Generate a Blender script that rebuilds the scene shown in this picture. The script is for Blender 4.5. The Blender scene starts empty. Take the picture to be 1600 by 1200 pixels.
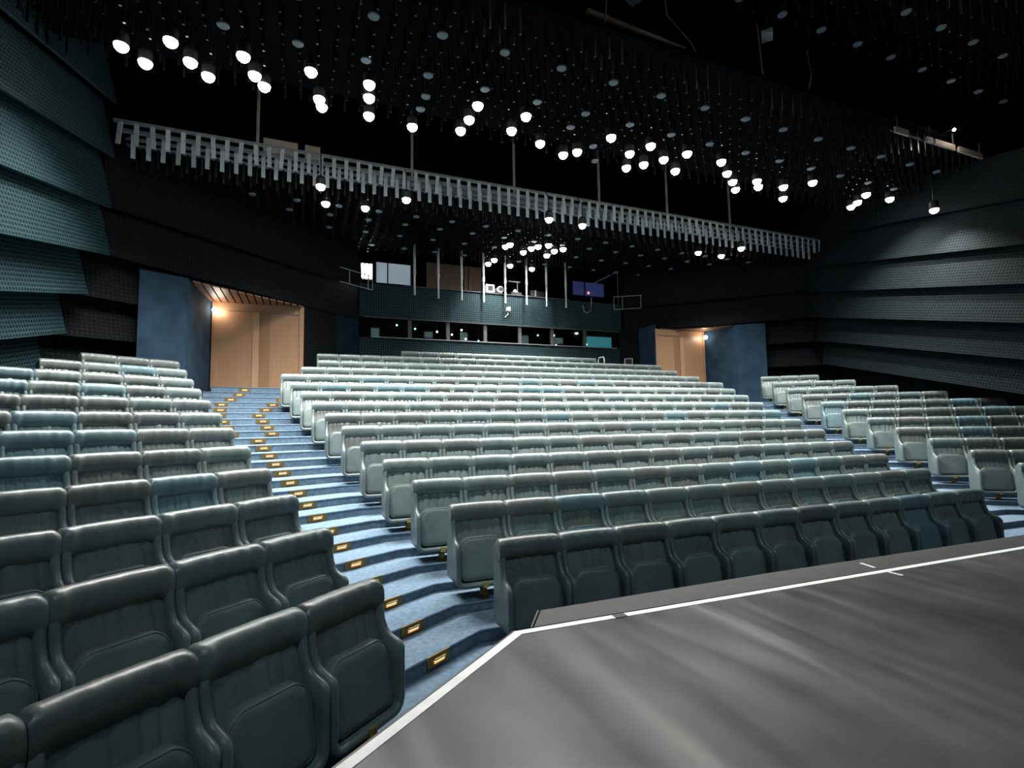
import bpy, math, random
from mathutils import Vector, Matrix
random.seed(7)
D = bpy.data
SC = bpy.context.scene
COL = SC.collection

# ---------------------------------------------------------------- camera
THC, PITCH, ROLL, FPX = 1.18426, 0.07732, 0.015969, 800.685
EYE = 1.85
def make_camera():
    R0 = Vector((math.sin(THC), -math.cos(THC), 0)); F0 = Vector((math.cos(THC), math.sin(THC), 0)); U0 = Vector((0, 0, 1))
    fw = F0*math.cos(PITCH) + U0*math.sin(PITCH); up = U0*math.cos(PITCH) - F0*math.sin(PITCH)
    c, s = math.cos(ROLL), math.sin(ROLL)
    right = R0*c - up*s; up2 = R0*s + up*c
    cam = D.cameras.new('camera'); o = D.objects.new('camera', cam); COL.objects.link(o)
    o.matrix_world = Matrix(((right.x, up2.x, -fw.x, 0), (right.y, up2.y, -fw.y, 0), (right.z, up2.z, -fw.z, EYE), (0, 0, 0, 1)))
    cam.sensor_fit = 'HORIZONTAL'; cam.sensor_width = 36; cam.lens = FPX/1600*36; cam.clip_start = 0.05; cam.clip_end = 200
    SC.camera = o
make_camera()

# ---------------------------------------------------------------- world, exposure
W = D.worlds.new('world'); SC.world = W; W.use_nodes = True
W.node_tree.nodes['Background'].inputs[0].default_value = (0.62, 0.82, 0.92, 1)
W.node_tree.nodes['Background'].inputs[1].default_value = 0.03
SC.view_settings.view_transform = 'Standard'; SC.view_settings.look = 'None'
SC.view_settings.gamma = 1; SC.view_settings.use_curve_mapping = False
SC.view_settings.exposure = 0.18
LAMP_W = 440.0          # watts of one front spotlight
REAR_W = 420.0
HOUSE_W = 2500.0
STAGE_FILL_W = 430.0
POOL_W = 2600.0
FAR_W = 330.0

# ---------------------------------------------------------------- materials
def nm(name):
    m = D.materials.new(name); m.use_nodes = True
    nt = m.node_tree; b = nt.nodes['Principled BSDF']
    return m, nt, b
def N(nt, t, **kw):
    n = nt.nodes.new(t)
    for k, v in kw.items(): setattr(n, k, v)
    return n
def plain(name, col, rough=0.6, metal=0.0, spec=0.5, noise=0.0, nscale=8.0, bump=0.0, bscale=60.0):
    m, nt, b = nm(name)
    b.inputs['Roughness'].default_value = rough; b.inputs['Metallic'].default_value = metal
    b.inputs['Specular IOR Level'].default_value = spec
    b.inputs['Base Color'].default_value = (*col, 1)
    tc = N(nt, 'ShaderNodeTexCoord')
    if noise:
        nz = N(nt, 'ShaderNodeTexNoise'); nz.inputs['Scale'].default_value = nscale; nz.inputs['Detail'].default_value = 5
        nt.links.new(tc.outputs['Object'], nz.inputs['Vector'])
        mr = N(nt, 'ShaderNodeMapRange'); mr.inputs[1].default_value = .3; mr.inputs[2].default_value = .7
        mr.inputs[3].default_value = 1-noise; mr.inputs[4].default_value = 1+noise
        nt.links.new(nz.outputs[0], mr.inputs[0])
        mx = N(nt, 'ShaderNodeVectorMath', operation='SCALE'); mx.inputs[0].default_value = col
        nt.links.new(mr.outputs[0], mx.inputs['Scale']); nt.links.new(mx.outputs[0], b.inputs['Base Color'])
    if bump:
        n2 = N(nt, 'ShaderNodeTexNoise'); n2.inputs['Scale'].default_value = bscale; n2.inputs['Detail'].default_value = 4
        nt.links.new(tc.outputs['Object'], n2.inputs['Vector'])
        bp = N(nt, 'ShaderNodeBump'); bp.inputs['Strength'].default_value = bump; bp.inputs['Distance'].default_value = .01
        nt.links.new(n2.outputs[0], bp.inputs['Height']); nt.links.new(bp.outputs[0], b.inputs['Normal'])
    return m
def emit(name, col, strength):
    m, nt, b = nm(name)
    b.inputs['Base Color'].default_value = (*col, 1)
    b.inputs['Emission Color'].default_value = (*col, 1); b.inputs['Emission Strength'].default_value = strength
    return m
def leather(name, wrinkle, rough, bump=.2):
    m, nt, b = nm(name)
    oi = N(nt, 'ShaderNodeObjectInfo'); tc = N(nt, 'ShaderNodeTexCoord')
    add = N(nt, 'ShaderNodeVectorMath', operation='ADD'); sc = N(nt, 'ShaderNodeVectorMath', operation='SCALE')
    rr = N(nt, 'ShaderNodeCombineXYZ')
    nt.links.new(oi.outputs['Random'], rr.inputs[0]); nt.links.new(oi.outputs['Random'], rr.inputs[1])
    nt.links.new(rr.outputs[0], sc.inputs[0]); sc.inputs['Scale'].default_value = 37.0
    nt.links.new(tc.outputs['Object'], add.inputs[0]); nt.links.new(sc.outputs[0], add.inputs[1])
    nz = N(nt, 'ShaderNodeTexNoise'); nz.inputs['Scale'].default_value = 6; nz.inputs['Detail'].default_value = 6
    nt.links.new(add.outputs[0], nz.inputs['Vector'])
    mr = N(nt, 'ShaderNodeMapRange'); mr.inputs[1].default_value = .3; mr.inputs[2].default_value = .7; mr.inputs[3].default_value = .86; mr.inputs[4].default_value = 1.14
    nt.links.new(nz.outputs[0], mr.inputs[0])
    mx = N(nt, 'ShaderNodeVectorMath', operation='SCALE')
    nt.links.new(oi.outputs['Color'], mx.inputs[0]); nt.links.new(mr.outputs[0], mx.inputs['Scale'])
    nt.links.new(mx.outputs[0], b.inputs['Base Color'])
    r2 = N(nt, 'ShaderNodeMapRange'); r2.inputs[3].default_value = rough-.08; r2.inputs[4].default_value = rough+.12
    nt.links.new(nz.outputs[0], r2.inputs[0]); nt.links.new(r2.outputs[0], b.inputs['Roughness'])
    b.inputs['Specular IOR Level'].default_value = .5
    mp = N(nt, 'ShaderNodeMapping'); mp.inputs['Scale'].default_value = wrinkle
    nt.links.new(add.outputs[0], mp.inputs['Vector'])
    n2 = N(nt, 'ShaderNodeTexNoise'); n2.inputs['Scale'].default_value = 1; n2.inputs['Detail'].default_value = 6; n2.inputs['Roughness'].default_value = .6
    nt.links.new(mp.outputs[0], n2.inputs['Vector'])
    bp = N(nt, 'ShaderNodeBump'); bp.inputs['Strength'].default_value = bump; bp.inputs['Distance'].default_value = .012
    nt.links.new(n2.outputs[0], bp.inputs['Height']); nt.links.new(bp.outputs[0], b.inputs['Normal'])
    return m
def grid_panel(name, col, hole, size=.05, rough=.55):
    # perforated acoustic board: bars around small dark holes, UV in metres
    m, nt, b = nm(name)
    uv = N(nt, 'ShaderNodeUVMap'); sp = N(nt, 'ShaderNodeSeparateXYZ'); nt.links.new(uv.outputs[0], sp.inputs[0])
    masks = []
    for i in (0, 1):
        d = N(nt, 'ShaderNodeMath', operation='DIVIDE'); d.inputs[1].default_value = size; nt.links.new(sp.outputs[i], d.inputs[0])
        f = N(nt, 'ShaderNodeMath', operation='FRACT'); nt.links.new(d.outputs[0], f.inputs[0])
        s = N(nt, 'ShaderNodeMath', operation='SUBTRACT'); s.inputs[1].default_value = .5; nt.links.new(f.outputs[0], s.inputs[0])
        a = N(nt, 'ShaderNodeMath', operation='ABSOLUTE'); nt.links.new(s.outputs[0], a.inputs[0])
        r = N(nt, 'ShaderNodeMapRange'); r.inputs[1].default_value = .26; r.inputs[2].default_value = .36; nt.links.new(a.outputs[0], r.inputs[0])
        masks.append(r)
    mxm = N(nt, 'ShaderNodeMath', operation='MAXIMUM'); nt.links.new(masks[0].outputs[0], mxm.inputs[0]); nt.links.new(masks[1].outputs[0], mxm.inputs[1])
    nz = N(nt, 'ShaderNodeTexNoise'); nz.inputs['Scale'].default_value = .8; nt.links.new(uv.outputs[0], nz.inputs['Vector'])
    mr = N(nt, 'ShaderNodeMapRange'); mr.inputs[3].default_value = .7; mr.inputs[4].default_value = 1.3; nt.links.new(nz.outputs[0], mr.inputs[0])
    vs = N(nt, 'ShaderNodeVectorMath', operation='SCALE'); vs.inputs[0].default_value = col; nt.links.new(mr.outputs[0], vs.inputs['Scale'])
    mix = N(nt, 'ShaderNodeMix', data_type='RGBA'); mix.inputs[6].default_value = (*hole, 1)
    nt.links.new(mxm.outputs[0], mix.inputs[0]); nt.links.new(vs.outputs[0], mix.inputs[7]); nt.links.new(mix.outputs[2], b.inputs['Base Color'])
    b.inputs['Roughness'].default_value = .8; b.inputs['Specular IOR Level'].default_value = .15
    bp = N(nt, 'ShaderNodeBump'); bp.inputs['Strength'].default_value = .6; bp.inputs['Distance'].default_value = .01
    nt.links.new(mxm.outputs[0], bp.inputs['Height']); nt.links.new(bp.outputs[0], b.inputs['Normal'])
    return m
def wood(name, col, rough=.45):
    m, nt, b = nm(name)
    tc = N(nt, 'ShaderNodeTexCoord'); mp = N(nt, 'ShaderNodeMapping'); mp.inputs['Scale'].default_value = (14, 14, .9)
    nt.links.new(tc.outputs['Object'], mp.inputs['Vector'])
    nz = N(nt, 'ShaderNodeTexNoise'); nz.inputs['Scale'].default_value = 1.6; nz.inputs['Detail'].default_value = 8; nt.links.new(mp.outputs[0], nz.inputs['Vector'])
    mr = N(nt, 'ShaderNodeMapRange'); mr.inputs[1].default_value = .3; mr.inputs[2].default_value = .7; mr.inputs[3].default_value = .92; mr.inputs[4].default_value = 1.08; nt.links.new(nz.outputs[0], mr.inputs[0])
    vs = N(nt, 'ShaderNodeVectorMath', operation='SCALE'); vs.inputs[0].default_value = col; nt.links.new(mr.outputs[0], vs.inputs['Scale'])
    nt.links.new(vs.outputs[0], b.inputs['Base Color']); b.inputs['Roughness'].default_value = rough
    return m
def stage_mat():
    m, nt, b = nm('stage_vinyl')
    tc = N(nt, 'ShaderNodeTexCoord')
    nz = N(nt, 'ShaderNodeTexNoise'); nz.inputs['Scale'].default_value = 1.3; nz.inputs['Detail'].default_value = 7; nz.inputs['Roughness'].default_value = .62
    nt.links.new(tc.outputs['Object'], nz.inputs['Vector'])
    cr = N(nt, 'ShaderNodeValToRGB'); cr.color_ramp.elements[0].position = .3; cr.color_ramp.elements[1].position = .72
    cr.color_ramp.elements[0].color = (.024, .026, .0255, 1); cr.color_ramp.elements[1].color = (.064, .068, .065, 1)
    nt.links.new(nz.outputs[0], cr.inputs[0])
    # thin pale scratches
    mp = N(nt, 'ShaderNodeMapping'); mp.inputs['Scale'].default_value = (2.5, 40, 1); mp.inputs['Rotation'].default_value = (0, 0, .5)
    nt.links.new(tc.outputs['Object'], mp.inputs['Vector'])
    n3 = N(nt, 'ShaderNodeTexNoise'); n3.inputs['Scale'].default_value = 2.2; n3.inputs['Detail'].default_value = 9; n3.inputs['Roughness'].default_value = .75; nt.links.new(mp.outputs[0], n3.inputs['Vector'])
    sr = N(nt, 'ShaderNodeMapRange'); sr.inputs[1].default_value = .62; sr.inputs[2].default_value = .78; sr.inputs[4].default_value = .16; nt.links.new(n3.outputs[0], sr.inputs[0])
    mix = N(nt, 'ShaderNodeMix', data_type='RGBA'); mix.inputs[7].default_value = (.12, .125, .122, 1)
    nt.links.new(sr.outputs[0], mix.inputs[0]); nt.links.new(cr.outputs[0], mix.inputs[6]); nt.links.new(mix.outputs[2], b.inputs['Base Color'])
    rr = N(nt, 'ShaderNodeMapRange'); rr.inputs[3].default_value = .28; rr.inputs[4].default_value = .42; nt.links.new(nz.outputs[0], rr.inputs[0]); nt.links.new(rr.outputs[0], b.inputs['Roughness'])
    # soft ripples in the laid vinyl
    m2 = N(nt, 'ShaderNodeMapping'); m2.inputs['Rotation'].default_value = (0, 0, .12); m2.inputs['Scale'].default_value = (2.6, .55, 1)
    nt.links.new(tc.outputs['Object'], m2.inputs['Vector'])
    n4 = N(nt, 'ShaderNodeTexNoise'); n4.inputs['Scale'].default_value = .8; n4.inputs['Detail'].default_value = 1.5; n4.inputs['Distortion'].default_value = .3; nt.links.new(m2.outputs[0], n4.inputs['Vector'])
    bp = N(nt, 'ShaderNodeBump'); bp.inputs['Strength'].default_value = .5; bp.inputs['Distance'].default_value = .10
    nt.links.new(n4.outputs[0], bp.inputs['Height']); nt.links.new(bp.outputs[0], b.inputs['Normal'])
    return m
def glass(name):
    m = D.materials.new(name); m.use_nodes = True; nt = m.node_tree; nt.nodes.clear()
    o = N(nt, 'ShaderNodeOutputMaterial'); mx = N(nt, 'ShaderNodeMixShader'); t = N(nt, 'ShaderNodeBsdfTransparent'); g = N(nt, 'ShaderNodeBsdfGlossy')
    g.inputs['Roughness'].default_value = .03; t.inputs[0].default_value = (.8, .86, .86, 1)
    fr = N(nt, 'ShaderNodeFresnel'); fr.inputs[0].default_value = 1.45
    nt.links.new(fr.outputs[0], mx.inputs[0]); nt.links.new(t.outputs[0], mx.inputs[1]); nt.links.new(g.outputs[0], mx.inputs[2]); nt.links.new(mx.outputs[0], o.inputs[0])
    return m

M = {}
M['shell'] = leather('leather_shell', (30, 30, 30), .38, .10)
M['back'] = leather('leather_back', (26, 26, 7), .27, .16)
M['head'] = leather('leather_headrest', (34, 16, 12), .34, .16)
M['pad'] = leather('leather_pad', (22, 22, 22), .40, .07)
M['brass'] = plain('brass', (.45, .31, .10), .4, .45, noise=.2, nscale=30)
M['brass_plate'] = plain('aged_brass_plate', (.20, .140, .055), .5, .8, noise=.2, nscale=20)
M['brass_dark'] = plain('dark_brass', (.16, .10, .035), .42, 1.0, noise=.25, nscale=20)
M['ink'] = plain('engraving_ink', (.02, .015, .01), .7)
M['carpet'] = plain('blue_carpet', (.105, .158, .212), .95, spec=.15, noise=.22, nscale=22, bump=.4, bscale=160)
M['blue_fabric'] = plain('blue_wall_fabric', (.017, .040, .066), .9, spec=.2, noise=.3, nscale=2.5)
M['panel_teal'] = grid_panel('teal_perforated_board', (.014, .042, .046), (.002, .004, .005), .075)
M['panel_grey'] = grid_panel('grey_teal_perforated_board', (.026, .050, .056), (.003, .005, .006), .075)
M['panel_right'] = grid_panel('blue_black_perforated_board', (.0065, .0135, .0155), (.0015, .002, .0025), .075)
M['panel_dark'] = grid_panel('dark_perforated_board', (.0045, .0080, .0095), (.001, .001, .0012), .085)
M['panel_back'] = grid_panel('back_wall_perforated_board', (.026, .052, .058), (.005, .011, .013), .075)
M['teal_fabric'] = plain('dark_teal_fabric', (.008, .020, .028), .95, spec=.05, noise=.25, nscale=3)
M['black'] = plain('matt_black', (.0022, .0022, .003), .95, spec=.04, noise=.2, nscale=3)
M['black_gloss'] = plain('black_paint', (.012, .012, .013), .45)
M['wood'] = wood('door_veneer', (.40, .225, .122))
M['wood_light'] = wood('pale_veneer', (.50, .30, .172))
M['wood_mid'] = wood('mid_veneer', (.30, .165, .082))  # middle veneer tone of the inner door strip
M['wood_dark'] = wood('soffit_plank', (.20, .095, .045))
M['stage'] = stage_mat()
M['ledge'] = plain('black_ledge_paint', (.012, .0125, .0125), .6, noise=.45, nscale=7, bump=.25, bscale=40)
M['ledge_end'] = plain('raw_ledge_end', (.055, .042, .042), .7, noise=.3, nscale=12)
M['tape'] = plain('white_tape', (.74, .74, .72), .5, noise=.08, nscale=9)
M['slat'] = plain('pale_slat_metal', (.46, .51, .53), .45, .1, noise=.15, nscale=5)
M['tube'] = plain('dark_tube_metal', (.007, .0075, .009), .32, .0, noise=.2, nscale=4)
M['rail'] = plain('grey_rail_metal', (.34, .345, .34), .4, .6, noise=.12, nscale=5)
M['disc'] = plain('disc_enamel', (.12, .145, .155), .6, noise=.15, nscale=12)
M['bulb'] = emit('lamp_glass_lit', (1.0, .975, .93), 24)
M['warm'] = emit('step_lamp_lit', (1.0, .45, .12), .55)
M['warm_white'] = emit('tube_lamp_lit', (1.0, .84, .62), 1.5)
M['globe'] = emit('globe_lamp_lit', (1.0, .93, .86), 26)
M['glass'] = glass('booth_glass')
M['cyan'] = emit('glowing_cyan_blind', (.06, .33, .37), .45)  # emission put into the blind, standing in for booth light on it
M['screen_blue'] = emit('blue_screen_lit', (.035, .05, .19), .22)
M['pink'] = emit('pink_screen_glow', (.8, .35, .5), .9)
M['win_lit'] = emit('lit_room_pane', (.22, .27, .31), .7)
M['tube_lit'] = emit('fluorescent_tube_lit', (.9, 1.0, 1.0), 22)
M['green_led'] = emit('green_led_lit', (.25, 1.0, .55), 5)
M['white_led'] = emit('white_lamp_lit', (1.0, .97, .82), 7)
M['white_box'] = plain('white_casing', (.55, .57, .56), .5, noise=.1, nscale=9)
M['beige'] = plain('beige_board', (.42, .36, .29), .7, noise=.2, nscale=3)
M['brown'] = wood('gallery_boards', (.115, .075, .045), .6)
M['mullion'] = plain('mullion_paint', (.060, .058, .060), .5)

# ---------------------------------------------------------------- helpers
def mesh_from(name, verts, faces, mats, fmat=None, smooth=False, uvs=None):
    me = D.meshes.new(name); me.from_pydata([tuple(v) for v in verts], [], faces)
    for m in (mats if isinstance(mats, (list, tuple)) else [mats]): me.materials.append(m)
    if fmat: me.polygons.foreach_set('material_index', fmat)
    if smooth: me.polygons.foreach_set('use_smooth', [True]*len(me.polygons))
    if uvs is not None:
        l = me.uv_layers.new(name='UVMap'); flat = []
        for f in faces:
            for i in f: flat += list(uvs[i])
        l.data.foreach_set('uv', flat)
    me.update()
    return me
def obj(name, me, parent=None, loc=None, rot=None):
    o = D.objects.new(name, me); COL.objects.link(o)
    if parent: o.parent = parent
    if loc: o.location = loc
    if rot: o.rotation_euler = rot
    return o
def empty(name, loc=(0, 0, 0), rz=0):
    o = D.objects.new(name, None); COL.objects.link(o); o.location = loc; o.rotation_euler = (0, 0, rz); o.empty_display_size = .1
    return o
def tag(o, label=None, cat=None, group=None, kind=None):
    if label: o['label'] = label
    if cat: o['category'] = cat
    if group: o['group'] = group
    if kind: o['kind'] = kind
    return o
class MB:
    def __init__(s): s.v = []; s.f = []; s.m = []
    def box(s, x0, x1, y0, y1, z0, z1, mi=0):
        n = len(s.v); s.v += [(x0,y0,z0),(x1,y0,z0),(x1,y1,z0),(x0,y1,z0),(x0,y0,z1),(x1,y0,z1),(x1,y1,z1),(x0,y1,z1)]
        s.f += [(n,n+3,n+2,n+1),(n+4,n+5,n+6,n+7),(n,n+1,n+5,n+4),(n+1,n+2,n+6,n+5),(n+2,n+3,n+7,n+6),(n+3,n,n+4,n+7)]; s.m += [mi]*6; return s
    def prism(s, poly, z0, z1, mi=0):
        n = len(s.v); k = len(poly)
        s.v += [(p[0],p[1],z0) for p in poly]+[(p[0],p[1],z1) for p in poly]
        s.f += [tuple(n+i for i in range(k-1,-1,-1)), tuple(n+k+i for i in range(k))]
        s.f += [(n+i,n+(i+1)%k,n+k+(i+1)%k,n+k+i) for i in range(k)]; s.m += [mi]*(k+2); return s
    def tube(s, pts, r, seg=8, mi=0, cap=True):
        pts = [Vector(p) for p in pts]; n0 = len(s.v)
        for i, p in enumerate(pts):
            d = (pts[min(i+1,len(pts)-1)]-pts[max(i-1,0)]).normalized()
            a = d.cross(Vector((0,0,1)) if abs(d.z) < .9 else Vector((1,0,0))).normalized(); b = d.cross(a)
            rr = r[i] if isinstance(r, (list,tuple)) else r
            s.v += [tuple(p+(a*math.cos(2*math.pi*j/seg)+b*math.sin(2*math.pi*j/seg))*rr) for j in range(seg)]
        for i in range(len(pts)-1):
            for j in range(seg):
                s.f.append((n0+i*seg+j,n0+i*seg+(j+1)%seg,n0+(i+1)*seg+(j+1)%seg,n0+(i+1)*seg+j)); s.m.append(mi)
        if cap:
            s.f.append(tuple(n0+j for j in range(seg-1,-1,-1))); s.f.append(tuple(n0+(len(pts)-1)*seg+j for j in range(seg))); s.m += [mi]*2
        return s
    def lathe(s, prof, seg=16, mi=0, c=(0,0,0)):
        # prof: (radius, z) list
        n0 = len(s.v)
        for r, z in prof: s.v += [(c[0]+r*math.cos(2*math.pi*j/seg), c[1]+r*math.sin(2*math.pi*j/seg), c[2]+z) for j in range(seg)]
        for i in range(len(prof)-1):
            for j in range(seg):
                s.f.append((n0+i*seg+j,n0+i*seg+(j+1)%seg,n0+(i+1)*seg+(j+1)%seg,n0+(i+1)*seg+j)); s.m.append(mi)
        s.f.append(tuple(n0+j for j in range(seg-1,-1,-1))); s.f.append(tuple(n0+(len(prof)-1)*seg+j for j in range(seg))); s.m += [mi]*2
        return s
    def mesh(s, name, mats, smooth=False): return mesh_from(name, s.v, s.f, mats, s.m, smooth)
    def build(s, name, mats, parent=None, smooth=False, loc=None, rot=None): return obj(name, s.mesh(name, mats, smooth), parent, loc, rot)

# ---------------------------------------------------------------- layout of the hall (metres; x along the centre rows, y to the back)
AL, AR = 0.68342, 0.67988
UL, NL = Vector((math.cos(AL), math.sin(AL), 0)), Vector((-math.sin(AL), math.cos(AL), 0))
UR, NR = Vector((math.cos(AR), -math.sin(AR), 0)), Vector((math.sin(AR), math.cos(AR), 0))
SW, RP = .58, .8354                 # seat width, row pitch
P1, PL, PR = 4.185, 2.447, 9.889
TOP = [-.98,-.79,-.62,-.43,-.22,0,.22,.45,.69,.93,1.19,1.45,1.72,2.01,2.29]
SH = .87                            # seat height
FL = [t-SH+EYE for t in TOP]        # tier level of every row
C0 = [1.53,1.34,1.14,.93,.74,.54,.33,.13,-.07,-.27,-.49,-.08,.30,.31,2.76]
CN = [12,13,14,15,16,17,18,19,20,21,22,21,20,20,12]
L0 = [2.55,2.89,3.24,3.57,3.90,4.23,4.57,4.90,5.23,5.56,5.89,6.19]
R0 = [5.84,5.56,5.29,5.01,4.75,4.49,4.23,3.98,3.72,3.49,3.27,3.07]
def lerp_list(a, k):
    i = min(int(math.floor(k))-1, len(a)-1); f = k-1-i; j = min(i+1, len(a)-1)
    return a[i]*(1-f)+a[j]*f
def level(k): return lerp_list(FL, k)
EDGE = -.28                         # tier nosing ahead of the seat-back line
LW_X = lambda y: -4.3-(12.4-y)*.0875      # left side wall line
RW_X = lambda y: 16.9-(12.4-y)*.268      # right side wall line

# ---------------------------------------------------------------- floor tiers, stairs
floor = tag(MB().prism([(-9,-1.2),(1.3,3.6),(11.8,3.2),(22,-2),(22,17),(-9,17)], -.30, -.02).build('floor', M['carpet']), kind='structure')
def A_pt(k):
    if k <= 12: return (2.55+.333*(k-1))*UL+(PL+EDGE+RP*(k-1))*NL
    a = A_pt(12); t = (k-12)/1.5; return a.lerp(Vector((-2.05, 13.95, 0)), t)
def B_pt(k):
    if k <= 11: return Vector((1.53-.202*(k-1), P1+EDGE+RP*(k-1), 0))
    return Vector((lerp_list(C0, k)-.02 if k > 12 else -.49+(k-11)*.39, P1+EDGE+RP*(k-1), 0))
def C_pt(k):
    x = (8.49+.381*(k-1)) if k <= 11 else lerp_list([C0[i]+CN[i]*SW for i in range(15)], k)+.02
    return Vector((x, P1+EDGE+RP*(k-1), 0))
def D_pt(k):
    kk = min(k, 12.0); p = (lerp_list(R0, kk))*UR+(PR+EDGE+RP*(kk-1))*NR
    if k > 12: p = p.lerp(Vector((14.3, 14.5, 0)), (k-12)/1.5)
    return p
def front_line(k):
    a, b, c, d = A_pt(k), B_pt(k), C_pt(k), D_pt(k)
    if k <= 12:
        l = a-UL*6.5; r = d+UR*9
        return [l, a, b, c, d, r]
    return [a, b, c, d]
for k2 in range(3, 28):
    k = k2/2
    f = front_line(k); z = level(k)
    nxt = front_line(min(k+.5, 13.5)) if k < 13.5 else None
    if k <= 11.5:
        poly = f+[p+Vector((0, .02, 0)) for p in reversed(nxt)]
    elif k == 12.0:
        poly = f+[Vector((16.6, 13.0, 0)), Vector((14.7, 14.3, 0))]+[p+Vector((0, .02, 0)) for p in reversed(nxt)]+[Vector((-2.6, 13.3, 0)), Vector((-4.2, 12.2, 0))]
    elif k < 13.5:
        poly = f+[p+Vector((0, .02, 0)) for p in reversed(nxt)]
    else:
        poly = f+[Vector((14.5, 15.6, 0)), Vector((-2.4, 15.6, 0))]
    st_ = MB().prism([(p.x, p.y) for p in poly], z-.32, z).build('step', M['carpet'], floor)
    MB().tube([(p.x, p.y+.008, z-.013) for p in f], .016, 8).build('nosing', M['carpet'], st_, True)
for k in (14.0, 14.5, 15.0):
    xs = {14.0: (.25, 12.0), 14.5: (.6, 11.7), 15.0: (2.7, 9.8)}[k]
    MB().box(xs[0], xs[1], P1+EDGE+RP*(k-1), 16.8, level(k)-.4, level(k)).build('step', M['carpet'], floor)

# step lights on the aisle risers
def step_light_proto():
    r = empty('step_light')
    pl = MB().box(-.125, .125, -.012, 0, -.046, .046).build('plate', M['brass_plate'], r)
    MB().box(-.058, .058, -.034, -.012, .008, .020).build('hood', M['brass'], r)
    MB().box(-.052, .052, -.026, -.012, -.001, .008).build('lamp_tube', M['warm_white'], r)
    MB().box(-.056, .056, -.020, -.012, -.018, -.010).build('reflector', M['warm'], r)
    return r
def copy_tree(o, parent=None):
    c = o.copy(); COL.objects.link(c)
    if parent: c.parent = parent
    for ch in o.children:
        copy_tree(ch, c)
    return c
ORD = ['first','second','third','fourth','fifth','sixth','seventh','eighth','ninth','tenth','eleventh','twelfth','thirteenth','fourteenth','fifteenth','sixteenth','seventeenth','eighteenth','nineteenth','twentieth','twenty-first','twenty-second','twenty-third','twenty-fourth','twenty-fifth','twenty-sixth']
sl0 = step_light_proto(); first = True
def put_step_light(p, q, frac, z, label, grp):
    global first
    o = sl0 if first else copy_tree(sl0)
    first = False
    d = q-p; w = p+d*frac
    o.location = (w.x, w.y, z); o.rotation_euler = (0, 0, math.atan2(d.y, d.x))
    tag(o, label, 'step light', grp)
for k2 in range(3, 28):
    k = k2/2; n = k2-3; rise = level(k)-level(k-.5)
    a, b = A_pt(k), B_pt(k)
    fr = (.54,) if k < 9.5 else (.30, .75)
    for i, f in enumerate(fr):
        side = '' if len(fr) == 1 else (' nearer the stage-corner block' if i == 0 else ' nearer the middle block')
        put_step_light(a, b, f, level(k)-rise*.5, 'brass step light on the %s riser up the long lit stairs%s' % (ORD[n], side), 'step lights on the long lit stairs')
    if k >= 4:
        c, d = C_pt(k), D_pt(k)
        put_step_light(c, d, .42, level(k)-rise*.5, 'brass step light on the %s riser of the stairs beside the dark-walled block' % ORD[n], 'step lights on the outer stairs')

# ---------------------------------------------------------------- stage, ledge, tape
STZ = .45
ed = (Vector((9.5,3.08,0))-Vector((1.33,3.33,0))).normalized()
sa = Vector((1.33,3.33,0)); sb = sa+ed*10.4
lf = sa-UL*9
rg = sb+UR*7
stage = tag(MB().prism([tuple(lf), tuple(sa), tuple(sb), tuple(rg), (rg.x,-7), (lf.x,-7)], -.02, STZ).build('stage_floor', M['stage']), kind='structure')
def strip(p, q, w, z0, z1, name, mat, parent):
    d = (q-p).normalized(); n = Vector((-d.y, d.x, 0))
    return MB().prism([tuple(p), tuple(p-n*w), tuple(q-n*w), tuple(q)][::-1], z0, z1).build(name, mat, parent)
d1 = (sa-lf).normalized(); n1 = Vector((-d1.y,d1.x,0))
e1 = lf-n1*.018; e2 = sa-n1*.018
t_ = strip(e1, sa-n1*.018+d1*0.004, .062, STZ, STZ+.003, 'edge_tape', M['tape'], stage)
strip(sa-Vector((0,.014,0)), sb, .058, STZ, STZ+.0035, 'edge_tape', M['tape'], stage)
# black ledge between stage and centre front row
lp = [(1.47,3.36),(1.70,3.665),(4.0,3.655),(8.6,3.50),(11.0,3.44),(11.0,3.06)]
ledge = MB()
ledge.prism([(1.50,3.352),(1.68,3.62),(4.0,3.60),(7.91,3.46),(11.6,3.34),(11.6,3.04)][::-1], .0, STZ-.006)
ledge = tag(ledge.build('stage_ledge', M['ledge']), 'long black painted wooden ledge along the stage edge before the front row', 'ledge')
MB().prism([(1.49,3.358),(1.665,3.622),(1.655,3.632),(1.478,3.362)], .0, STZ-.006).build('end_board', M['ledge_end'], ledge)
for i, (x, y, L, w, a, z, par) in enumerate([(5.02,3.385,.16,.030,1.35,STZ-.006,ledge),(4.95,3.10,.14,.030,1.57,STZ,stage)]):
    MB().box(-L/2, L/2, -w/2, w/2, 0, .003).build('tape_mark', M['tape'], par, False, (x, y, z), (0, 0, a))
MB().box(-.05, .05, -.028, .028, 0, .005).build('tape_gap', M['black_gloss'], stage, False, (2.14, 3.26, STZ), (0, 0, -.03))

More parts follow.
